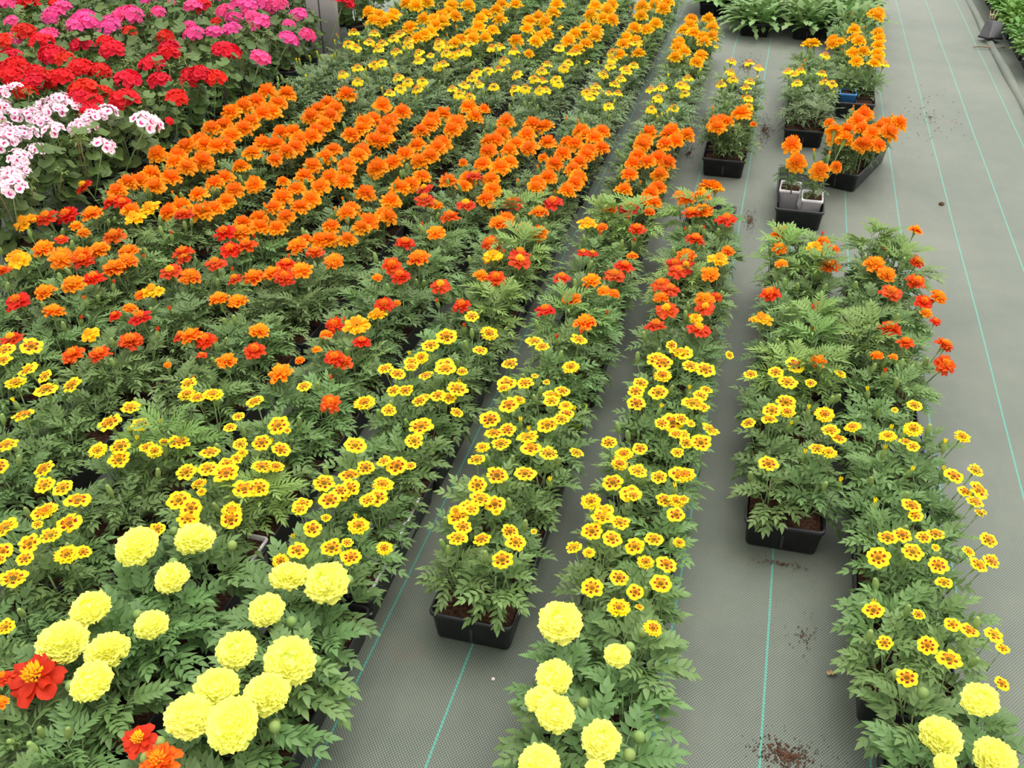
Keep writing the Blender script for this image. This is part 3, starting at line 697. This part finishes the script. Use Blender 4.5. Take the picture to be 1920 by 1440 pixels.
# coloured pots set into the trays (rims show beside the leaves)
def rim_pack(colour, row, k, cell, label, dx=0, dy=0, z=.012):
    x = ROWX[row]; y = 1.207+.41*(k-1)+.2
    make_pack(colour, x+CELLS[cell][0]+dx, y+CELLS[cell][1]+dy, R(-.03, .03), 0, label, None, z)
for c, lab in ((1, 'white plastic pot nearest the front in the fifth row from the path'), (3, 'white plastic pot second from the front in the fifth row from the path'), (5, 'white plastic pot third from the front in the fifth row from the path')):
    rim_pack('white', 'E', 1, c, lab, .002, 0, .018)
rim_pack('white', 'F', 1, 1, 'white plastic pot in front tray of the sixth row from the path', .002, 0, .018)
rim_pack('lime', 'D', 2, 5, 'lime green pot rim beside the fourth row of yellow marigolds', .002, .015, .018)
rim_pack('blue', 'A', 9, 0, 'bright blue pot in the front of the far black tray by the path', 0, .022, .030)
rim_pack('violet', 'A', 2, 7, 'blue violet rimmed pot standing bare in the row beside the path', .004, .0)
rim_pack('lime', 'D', 8, 1, 'lime green pot rim in the fourth row among orange-crested yellow marigolds', .002, -.006, .018)
rim_pack('yellow_plastic', 'H', 5, 7, 'yellow pot rim among double orange marigolds, eighth row from the path', .002, .0, .018)
rim_pack('yellow_plastic', 'G', 5, 5, 'yellow pot rim among double orange marigolds, seventh row from the path', .002, .0, .018)

# ------------------------------------------------------------------ geraniums
random.seed(11)
def geranium_leaf(mb, base, az, elev, pet, rad, mat):
    d = Vector((math.cos(az)*math.cos(elev), math.sin(az)*math.cos(elev), math.sin(elev)))
    c = Vector(base)+d*pet
    mb.tube([base, Vector(base)+d*pet*.5+Vector((0, 0, -.004)), c], [.0014, .0012, .001], 'stem', 4, False)
    nrm = (Vector((math.cos(az)*.55, math.sin(az)*.55, 1))+Vector((R(-.35, .35), R(-.35, .35), 0))).normalized()
    dd = Vector((math.cos(az), math.sin(az), 0)); sd = nrm.cross(dd).normalized(); fd = sd.cross(nrm)
    n = 18; pts = [c]
    for q, hh in ((.5, .10), (1.0, .20)):
        for i in range(n+1):
            a = math.radians(-160+320*i/n)
            rr = rad*q*(1+(.07*math.cos(a*7) if q == 1 else 0))*(1+.05*math.cos(a))
            pts.append(c+fd*(rr*math.cos(a)+rad*.25)+sd*(rr*math.sin(a))+nrm*(rad*hh*(.6+.5*math.cos(a*3.5))*q))
    pts[0] = c+fd*rad*.1
    f = []
    for i in range(n):
        f.append((0, 1+i, 2+i)); f.append((1+i, n+2+i, n+3+i, 2+i))
    mb.poly(pts, f, mat)
def geranium_foliage():
    mb = MB(); H = .2
    for k in range(4):
        a = k*1.57+R(-.4, .4); r = R(.02, .05)
        mb.tube([(0, 0, 0), (math.cos(a)*r*.6, math.sin(a)*r*.6, .06), (math.cos(a)*r, math.sin(a)*r, R(.12, .18))], [.004, .0035, .003], 'stem', 5)
    for i in range(64):
        az = i*2.4+R(-.4, .4); h = .02+.16*(i/64); el = R(.0, .5)+.8*(i/64)
        r = R(.0, .03)
        geranium_leaf(mb, Vector((math.cos(az)*r, math.sin(az)*r, h)), az, el, R(.04, .085), R(.017, .028), 'leaf_geranium')
    return mb.mesh('geranium_foliage')
GFOL = [geranium_foliage() for i in range(5)]
def floret(mb, p, n_, rad, mat, blotch):
    d, s_, up = frame(n_, Vector((.3, .2, 1)))
    k0 = R(0, 6)
    for k in range(5):
        a = k0+k*1.2566; e1 = s_*math.cos(a)+up*math.sin(a); e2 = -s_*math.sin(a)+up*math.cos(a)
        pts = []
        for u, w in ((.0, .12), (.45, .62), (.85, .80), (1.05, .45)):
            for v in (-1, 0, 1):
                pts.append(p+e1*(rad*u*(1-.08*v*v))+e2*(rad*.62*w*v)+d*(rad*(.28*u-.12*v*v*u+.1*u*u)))
        mb.grid(pts, 3, 2, (lambda i, j: blotch if (blotch and i == 0 and k < 3) else mat))
def geranium_head(mat, blotch, n, D=.09):
    mb = MB(); Rr = D/2
    for i in range(n):
        t = (i+.5)/n; th = math.acos(1-t*R(.9, 1.2)); ph = i*2.39996+R(-.4, .4)
        d = Vector((math.sin(th)*math.cos(ph), math.sin(th)*math.sin(ph), math.cos(th)))
        p = Vector((d.x*Rr*.82, d.y*Rr*.82, d.z*Rr*.5))*R(.78, 1.12)
        floret(mb, p, (d+Vector((0, 0, .35))).normalized(), Rr*R(.30, .36), mat, blotch)
        mb.tube([(0, 0, -.022), tuple(p*.5+Vector((0, 0, -.008))), tuple(p)], [.0009, .0008, .0007], 'stem', 3, False)
    b, c = R(-.012, .012), R(-.012, .012)
    mb.tube([(0, 0, -.021), (b*.5, c*.5, -.08), (b, c, -.16), (b*.7, c*.7, -.2)], [.0022, .002, .0022, .0026], 'stem', 5)
    return mb.mesh('flower_head')
GH = {'D': [geranium_head('geranium_red', None, n) for n in (26, 22, 30)], 'P': [geranium_head('geranium_pink', None, n) for n in (24, 20, 28)],
      'W': [geranium_head('geranium_white', 'magenta', n) for n in (14, 11, 16)]}
def bud_cluster():
    mb = MB()
    for i in range(12):
        th = R(.2, 1.9); ph = R(0, 6.28)
        d = Vector((math.sin(th)*math.cos(ph), math.sin(th)*math.sin(ph), math.cos(th))); p = d*.022
        mb.tube([(0, 0, 0), tuple(p*.6), tuple(p)], [.0008, .0007, .0009], 'bud', 3, False)
        q = p+Vector((d.x, d.y, d.z-.9))*.010
        mb.tube([tuple(p), tuple(p.lerp(q, .4)), tuple(q)], [.0014, .0026, .0006], 'bud', 5)
    mb.tube([(0, 0, 0), (.004, .002, -.06), (.002, 0, -.15)], [.0017, .0016, .002], 'stem_red', 5)
    return mb.mesh('bud_cluster')
GB = [bud_cluster() for i in range(3)]
def pot_mesh(r, h):
    mb = MB(); n = 20
    prof = [(r*.74, 0), (r*.95, h-.016), (r, h-.015), (r, h), (r-.003, h), (r*.93, h-.012), (r*.7, .004)]
    mb.rings([[(math.cos(2*PI*j/n)*q, math.sin(2*PI*j/n)*q, z) for j in range(n)] for q, z in prof], 'black', True, True)
    return mb.mesh('pot')
def round_soil(r):
    mb = MB(); n = 16
    mb.rings([[(math.cos(2*PI*j/n)*r*q, math.sin(2*PI*j/n)*r*q, R(-.002, .003)*(q < .9)) for j in range(n)] for q in (1, .66, .33)], 'soil', True, True)
    return mb.mesh('soil')
GPOT = pot_mesh(.06, .095); GSOIL = round_soil(.054)
GER = '''
0 2 W -2215 2330 W47,8,84 W72,-56,90 W76,1,68 W112,-101,88
0 3 W -2215 2545 W166,70,87 W-28,19,72 W-19,-105,78
0 4 W -2215 2760 W-66,-70,83 W-9,34,93 W9,58,84 W-2,-36,66 W198,61,107
0 5 D -2215 2975 D-104,15,78 D-60,-93,76 D-11,60,112 D229,-102,32 W1,-94,86
0 6 D -2215 3190 D118,-37,87 D-7,62,90
0 7 D -2215 3405 D53,-44,109 D88,-59,90 D140,-45,90
0 8 D -2215 3620 P192,52,96 D14,100,116 D42,93,97
0 9 P -2215 3835 P199,103,91
0 10 P -2215 4050 P-114,-27,86 P106,94,57 P233,-43,74
0 11 P -2215 4265 P-86,-41,118
0 12 P -2215 4480 P29,-106,90 D154,171,111
0 15 D -2215 5125 
0 16 D -2215 5340 
1 2 W -2430 2430 
1 3 W -2430 2645 W-57,99,95 W-34,32,85 W63,-13,83 W51,-50,91 W64,22,84 W64,-97,82
1 4 W -2430 2860 W-40,82,98 W46,104,89 W3,93,89 W44,-15,95 W-45,-57,87 W-40,-27,70 W37,-101,77
1 5 D -2430 3075 D-12,31,116 D51,47,71 D31,-85,87
1 6 D -2430 3290 D50,-10,110
1 7 D -2430 3505 D51,100,97 D15,38,96 D8,-16,95
1 8 D -2430 3720 D-20,-24,99
1 9 P -2430 3935 P-35,-10,95 P51,13,85
1 10 P -2430 4150 P97,66,99 D-48,-6,53
1 11 P -2430 4365 P-93,-62,81 P-29,-97,80 P-29,62,103
1 12 P -2430 4580 P21,-66,125 P74,-89,103
1 14 P -2430 5010 
1 15 D -2430 5225 
1 16 D -2430 5440 
2 4 D -2645 2760 D46,76,69 W48,88,80
2 5 W -2645 2975 W-65,28,102 W-35,69,65
2 6 D -2645 3190 D-14,17,112 D40,8,93 D-47,-106,92 D-30,-57,92
2 7 D -2645 3405 D-93,1,88 D35,-90,95 D88,-52,95
2 8 D -2645 3620 D-11,-20,110
2 9 D -2645 3835 D72,32,83
2 10 P -2645 4050 P71,20,59
2 11 P -2645 4265 P-55,81,104
2 12 P -2645 4480 P112,-36,94 P-16,25,64 D-81,-30,103
2 13 P -2645 4695 
2 14 P -2645 4910 
2 15 P -2645 5125 
2 16 P -2645 5340 
3 5 D -2860 3075 
3 6 D -2860 3290 D-15,5,97 D70,-22,96 D29,-105,95 D-53,-30,97
3 7 D -2860 3505 D-13,-3,110
3 8 D -2860 3720 D11,-58,103 D79,18,83
3 9 P -2860 3935 P-31,3,100 D75,-16,74
3 10 P -2860 4150 P-38,-32,113 P-83,-27,103
3 11 P -2860 4365 P-5,-99,73 P-5,67,43
3 12 P -2860 4580 
3 13 P -2860 4795 
3 14 P -2860 5010 
3 15 P -2860 5225 
4 7 D -3075 3405 D40,55,101
4 8 D -3075 3620 D-78,-52,104 D57,12,104
4 9 P -3075 3835 P-25,-61,99 P86,94,100 P60,39,100
4 10 P -3075 4050 P-4,-30,123 P117,-32,101
4 11 P -3075 4265 
4 12 P -3075 4480 P79,-63,75
4 13 P -3075 4695 
4 14 P -3075 4910 
4 15 P -3075 5125 
5 8 P -3290 3720 P83,-20,79 D119,5,107
5 9 P -3290 3935 P-40,-80,72
5 10 P -3290 4150 P-18,-53,106 P0,23,96
5 11 D -3290 4365 
5 12 D -3290 4580 
5 13 P -3290 4795 
5 14 P -3290 5010 
5 15 P -3290 5225 
6 9 P -3505 3835 
6 10 P -3505 4050 
6 11 D -3505 4265 P-120,-32,111 D85,21,83 D-49,-14,120
6 12 D -3505 4480 
6 13 D -3505 4695 
6 14 D -3505 4910 
6 15 D -3505 5125 
7 10 P -3720 4150 
7 11 P -3720 4365 
7 12 P -3720 4580 
7 13 D -3720 4795 
7 14 D -3720 5010 
8 12 P -3935 4480 
8 13 P -3935 4695 
8 14 P -3935 4910 
9 13 P -4150 4795 
9 14 P -4150 5010 
10 14 P -4365 4910 
'''
GI = {}
CN = dict(D='red', P='pink', W='white-pink')
for line in GER.strip().splitlines():
    w = line.split(); i, j, v, x, y = int(w[0]), int(w[1]), w[2], int(w[3])/1000, int(w[4])/1000
    g = empty('potted_geranium', (x, y, 0), R(0, .2))
    GI.setdefault(i, []).append((j, g, v))
    link('pot', GPOT, g); link('soil', GSOIL, g, (0, 0, .082))
    f = link('foliage', random.choice(GFOL), g, (0, 0, .08), (R(-.08, .08), R(-.08, .08), R(0, 6.28)), R(.95, 1.12))
    for ty, a, b, d in parse(w[5:]):
        p = Vector((a, b, R(.305, .335)))
        link('flower_head', random.choice(GH[ty]), g, mat4=head_matrix(p, Vector((a*.3, b*.3, .12)), d, .09, .25))
    for k in range(random.choice((2, 3, 4))):
        p = Vector((R(-.09, .09), R(-.1, .09), R(.25, .33)))
        link('bud_cluster', random.choice(GB), g, mat4=head_matrix(p, Vector((p.x*.3, p.y*.3, .12)), 1, 1, .0))
for i, lst in GI.items():
    lst.sort(key=lambda q: q[0])
    for n_, (j, g, v) in enumerate(lst):
        fl = f'{CN[v]} geranium, {ORD[n_+1]} pot from the front in the {ORD[i+1]} geranium row from the marigolds'
        tag(g, fl, 'geranium', 'geraniums in pots behind the marigold rows')

# ------------------------------------------------------------------ leafy rosettes at the far end
random.seed(17)
def rosette_leaf(mb, az, elev, L, w, mat, lobes=6, arch=1.0):
    n = lobes*2; p = Vector((math.cos(az)*.008, math.sin(az)*.008, .0)); rows = []
    side = Vector((-math.sin(az), math.cos(az), 0))
    for i in range(n+1):
        u = i/n; el = elev-arch*u*u
        d = Vector((math.cos(az)*math.cos(el), math.sin(az)*math.cos(el), math.sin(el)))
        up = side.cross(d)*-1
        if i: p = p+d*(L/n)
        ww = w*.5*(.12+.88*math.sin(PI*min(1, .08+u*.86))**.8)*(1.0 if i % 2 else .42)*(1 if u < .95 else .25)
        rows.append((p.copy(), ww, up, d))
    pts = []
    for q, ww, up, d in rows:
        for v in (-1, -.5, 0, .5, 1):
            pts.append(q+side*(v*ww)+up*(abs(v)*ww*.25)-d*(abs(v)*ww*.25))
    mb.grid(pts, n, 4, mat)
def rosette_mesh(mat='leaf_rosette'):
    mb = MB()
    for i in range(22):
        t = i/22
        rosette_leaf(mb, i*2.4+R(-.2, .2), 1.35-1.15*t+R(-.15, .1), R(.13, .2)*(.75+.35*t), R(.038, .055), mat, 5, R(.6, 1.3))
    return mb.mesh('leaf_rosette')
ROS = [rosette_mesh() for i in range(3)]
KP = [('B', 12, .0), ('B', 13, 0), ('C', 12, 0), ('C', 13, 0), ('D', 13, 0), ('A', 12, 0), ('A', 13, 0)]
RN = dict(A='row beside the path', B='second row from the path', C='third row from the path', D='fourth row from the path')
for r_, k, o_ in KP:
    t = empty('seedling_tray', (ROWX[r_], 1.207+.41*(k-1)+.2+(.05 if k >= 12 else 0), 0), R(-.02, .02))
    link('tray_body', TRAY, t); link('soil', random.choice(SOIL), t, (0, 0, TH-.014)); link('divider', DIV, t)
    for (cx, cy) in CELLS:
        link('leaf_rosette', random.choice(ROS), t, (cx, cy, TH-.014), (R(-.1, .1), R(-.1, .1), R(0, 6.28)), R(1.0, 1.3))
    w_ = ('back ' if k == 13 else 'front ') if r_ != 'D' else ''
    tag(t, f'{w_}tray of leafy flowerless rosettes at the far end, {RN[r_]}', 'plant tray', 'trays of leafy rosettes at the far end')

# ------------------------------------------------------------------ bed across the path
def bush_mesh():
    mb = MB()
    for i in range(90):
        th = math.acos(1-R(0, 1)); ph = i*2.4
        d = Vector((math.sin(th)*math.cos(ph), math.sin(th)*math.sin(ph), math.cos(th)*.9)); p = d*R(.035, .075)+Vector((0, 0, .02))
        dd, s_, up = frame((d+Vector((R(-.5, .5), R(-.5, .5), R(-.3, .2)))).normalized())
        L = R(.026, .04); pts = []
        for u, w in ((0, .15), (.3, .8), (.65, 1.0), (.9, .7), (1.05, .15)):
            for v in (-1, 0, 1): pts.append(p+dd*(L*u)+s_*(v*w*L*.42)+up*(abs(v)*.006*w-u*u*.006))
        mb.grid(pts, 4, 2, 'leaf_bright')
    for k in range(5):
        a = k*1.256; mb.tube([(0, 0, 0), (math.cos(a)*.02, math.sin(a)*.02, .03), (math.cos(a)*.04, math.sin(a)*.04, .06)], .0015, 'stem', 4)
    return mb.mesh('leafy_plant')
BUSH = [bush_mesh() for i in range(3)]
n_ = 0
for k in range(5):
    for cx, nm in ((1.29, 'beside the path'), (1.47, 'away from the path')):
        y = 5.42+.41*k
        t = empty('seedling_tray', (cx, y, 0), R(-.01, .01))
        link('tray_body', TRAY, t); link('soil', random.choice(SOIL), t, (0, 0, TH-.014)); link('divider', DIV, t)
        for (ax, ay) in CELLS:
            if k == 0 and ay < -.1 and cx < 1.3: continue
            link('leafy_plant', random.choice(BUSH), t, (ax, ay, TH-.016), (0, 0, R(0, 6.28)), R(.8, 1.05))
        tag(t, f'{ORD[k+1]} tray of bright green bushy seedlings across the path, {nm}', 'plant tray', 'trays of green seedlings across the path')
mb = MB()
for k in range(4):
    rosette_leaf(mb, k*1.5+2.6, .5, .09, .05, 'leaf_yellow', 4, 1.2)
mb.tube([(0, 0, -.06), (0, 0, .0)], .002, 'stem', 5)
o = link('yellowing_plant', mb.mesh('yellowing_plant'), None, (1.255, 5.275, .118)); tag(o, 'yellow-green leaves of a weak plant at near end of the seedling bed', 'plant')

# tipped black pot with twigs, twig on cloth, fold along the cloth edge
tp = empty('square_pot', (1.125, 6.03, .002), .5)
PB = MB()
PB.rings([rrect(a, a, z, .008) for a, z in ((.062, 0), (.088, .078), (.094, .079), (.094, .090), (.088, .090), (.085, .080), (.060, .005))], 'black', True, True)
link('pot_body', PB.mesh('pot_body'), tp, (0, 0, .098), (PI-.12, .08, 0))
tag(tp, 'upturned square black pot lying beside the seedling bed', 'plant pot')
mb = MB()
for k in range(3):
    mb.tube([(k*.012, 0, 0), (k*.014+.005, .03, .015), (k*.02+.008, .075, .03)], [.0035, .003, .002], 'stick', 5)
o = link('dry_twigs', mb.mesh('dry_twigs'), None, (1.105, 6.07, .098)); tag(o, 'few dry pale twigs lying on top of upturned square pot', 'twigs')
mb = MB(); mb.tube([(0, 0, 0), (.05, .004, .004), (.10, -.002, .002), (.16, .01, .004)], [.003, .004, .004, .003], 'stick', 6)
o = link('twig', mb.mesh('twig'), None, (1.02, 5.845, .004)); tag(o, 'thin dry twig lying across outermost turquoise thread on the path', 'twig')
mb = MB(); pts = []
path = [(1.125+.004*math.sin(i*.5), 4.3+.17*i, -.002+.005*math.sin(i*1.1)) for i in range(22)]
mb.tube(path, [.020+.002*math.sin(i*1.3) for i in range(22)], 'cloth', 12)
o = link('cloth_fold', mb.mesh('cloth_fold')); tag(o, 'rolled fold of grey-green ground cloth running along the far edge of the path', 'ground cloth')

# ------------------------------------------------------------------ steel post
po = empty('steel_post', (-2.285, 4.86, 0), .3)
tag(po, 'grey galvanised double steel greenhouse post standing among the geraniums', 'post')
for nm, w_, d_, x_ in (('post_profile', .064, .06, -.045), ('post_profile', .088, .07, .034)):
    mb = MB(); mb.rings([rrect(w_, d_, z, .012) for z in (0, .5, 1.5, 3.2)], 'steel', True, True)
    link(nm, mb.mesh('post_profile'), po, (x_, 0 if w_ < .06 else .006, 0))

# ------------------------------------------------------------------ ground and litter
mb = MB(); pts = []
nx, ny = 110, 150; x0, x1, ya, yb = -6.0, 3.4, -.6, 10.5
from mathutils import noise as mn
for i in range(ny+1):
    for j in range(nx+1):
        x = x0+(x1-x0)*j/nx; y = ya+(yb-ya)*i/ny
        pts.append((x, y, -.004+.004*mn.noise(Vector((x*3.2, y*1.1, .3)))))
mb.grid(pts, ny, nx, 'cloth')
o = link('floor', mb.mesh('floor')); o['kind'] = 'structure'

def crumbs(cx, cy, sx, sy, n, smax, label, flat=.5, name='spilt_peat'):
    mb = MB()
    for i in range(n):
        a, r = R(0, 6.28), abs(random.gauss(0, .5))
        x, y = cx+math.cos(a)*r*sx, cy+math.sin(a)*r*sy; s_ = R(.25, 1)*smax*(1.2-min(1, r)*.7)
        pts = [Vector((R(.6, 1)*math.cos(k*1.256), R(.6, 1)*math.sin(k*1.256), 0)) for k in range(5)]
        z = -.001+.001*R(0, 1)
        b = [(x+q.x*s_, y+q.y*s_, z) for q in pts]; t_ = [(x+q.x*s_*.6, y+q.y*s_*.6, z+s_*flat) for q in pts]
        mb.poly(b+t_, [(k, (k+1) % 5, 5+(k+1) % 5, 5+k) for k in range(5)]+[(5, 6, 7, 8, 9)], 'crumb')
    o = link(name, mb.mesh(name, False)); tag(o, label, 'soil', None, 'stuff')
random.seed(31)
crumbs(.185, 1.12, .085, .055, 420, .0032, 'loose red-brown peat spilt across turquoise thread at the front of the path')
crumbs(.165, 1.585, .12, .02, 90, .0026, 'line of peat crumbs fallen along the front of the second row tray')
crumbs(.21, 1.40, .06, .12, 60, .0024, 'thin scatter of peat crumbs on cloth before the second row tray')
crumbs(-.005, 3.3, .035, .16, 160, .004, 'dark peat spilt beside the carrier tray with white pots')
crumbs(.0, 4.25, .06, .25, 200, .005, 'peat crumbs scattered beside the third row under orange-crested yellow flowers')
crumbs(-.13, 5.2, .09, .3, 260, .005, 'brown peat spread over cloth before the leafy rosette trays')
crumbs(.7, 4.6, .25, .8, 130, .004, 'sparse peat crumbs scattered over the bare path')
crumbs(-.28, 3.9, .05, .25, 120, .004, 'peat crumbs in the gap between third and fourth far rows')
def lump(name, loc, s, mat, label, cat, flat=.6):
    mb = MB(); n = 9; rr = []
    for z, q in ((0, .7), (.3, 1.0), (.65, .85), (.95, .4)):
        rr.append([(math.cos(2*PI*j/n)*q*s*R(.85, 1.1), math.sin(2*PI*j/n)*q*s*R(.85, 1.1), z*s*flat*2) for j in range(n)])
    mb.rings(rr, mat, True, True); o = link(name, mb.mesh(name), None, loc); tag(o, label, cat)
lump('pebble', (-.337, 1.148, -.004), .0042, 'pebble', 'small pale pebble on the cloth in front of the fourth row tray', 'pebble')
lump('peat_lump', (.66, 3.62, -.004), .011, 'crumb', 'dark oblong lump of peat lying on the bare path', 'soil', .4)
mb = MB(); rosette_leaf(mb, .4, .15, .02, .014, 'tan', 3, .6)
o = link('dry_leaf', mb.mesh('dry_leaf'), None, (.245, 1.31, .001)); tag(o, 'tiny dry tan leaf on the cloth between second row and path row', 'leaf')

# ------------------------------------------------------------------ light and camera
w = bpy.data.worlds.new('overcast_roof_light'); scene.world = w; w.use_nodes = True
nt = w.node_tree; nt.nodes.clear()
out = nt.nodes.new('ShaderNodeOutputWorld'); bg = nt.nodes.new('ShaderNodeBackground')
tc = nt.nodes.new('ShaderNodeTexCoord'); sp = nt.nodes.new('ShaderNodeSeparateXYZ'); rp = nt.nodes.new('ShaderNodeValToRGB')
nt.links.new(tc.outputs['Generated'], sp.inputs[0]); nt.links.new(sp.outputs['Z'], rp.inputs[0])
rp.color_ramp.elements[0].position = 0.0; rp.color_ramp.elements[0].color = (.72, .73, .71, 1)
rp.color_ramp.elements[1].position = .7; rp.color_ramp.elements[1].color = (1.0, .99, .97, 1)
nt.links.new(rp.outputs[0], bg.inputs['Color']); bg.inputs['Strength'].default_value = 1.0
nt.links.new(bg.outputs[0], out.inputs['Surface'])
sl = bpy.data.lights.new('daylight', 'SUN'); sl.energy = 1.5; sl.angle = math.radians(50); sl.color = (1, .98, .94)
so = bpy.data.objects.new('daylight', sl); col.objects.link(so); so.rotation_euler = (math.radians(-18), math.radians(12), 0)

F, VX, VY, H = 1850.0, 1545.0, -522.0, 1.45
th = math.atan((720-VY)/F); ps = math.atan((VX-960)/math.hypot(F, 720-VY))
cam = bpy.data.cameras.new('camera'); co = bpy.data.objects.new('camera', cam); col.objects.link(co)
cam.sensor_fit = 'HORIZONTAL'; cam.sensor_width = 36; cam.lens = 36*F/1920
cam.clip_start = .02; cam.clip_end = 100
co.location = (0, 0, H); co.rotation_euler = (PI/2-th, 0, ps)
scene.camera = co
vs = scene.view_settings
vs.view_transform = 'Standard'; vs.look = 'None'; vs.gamma = 1; vs.use_curve_mapping = False; vs.exposure = .75
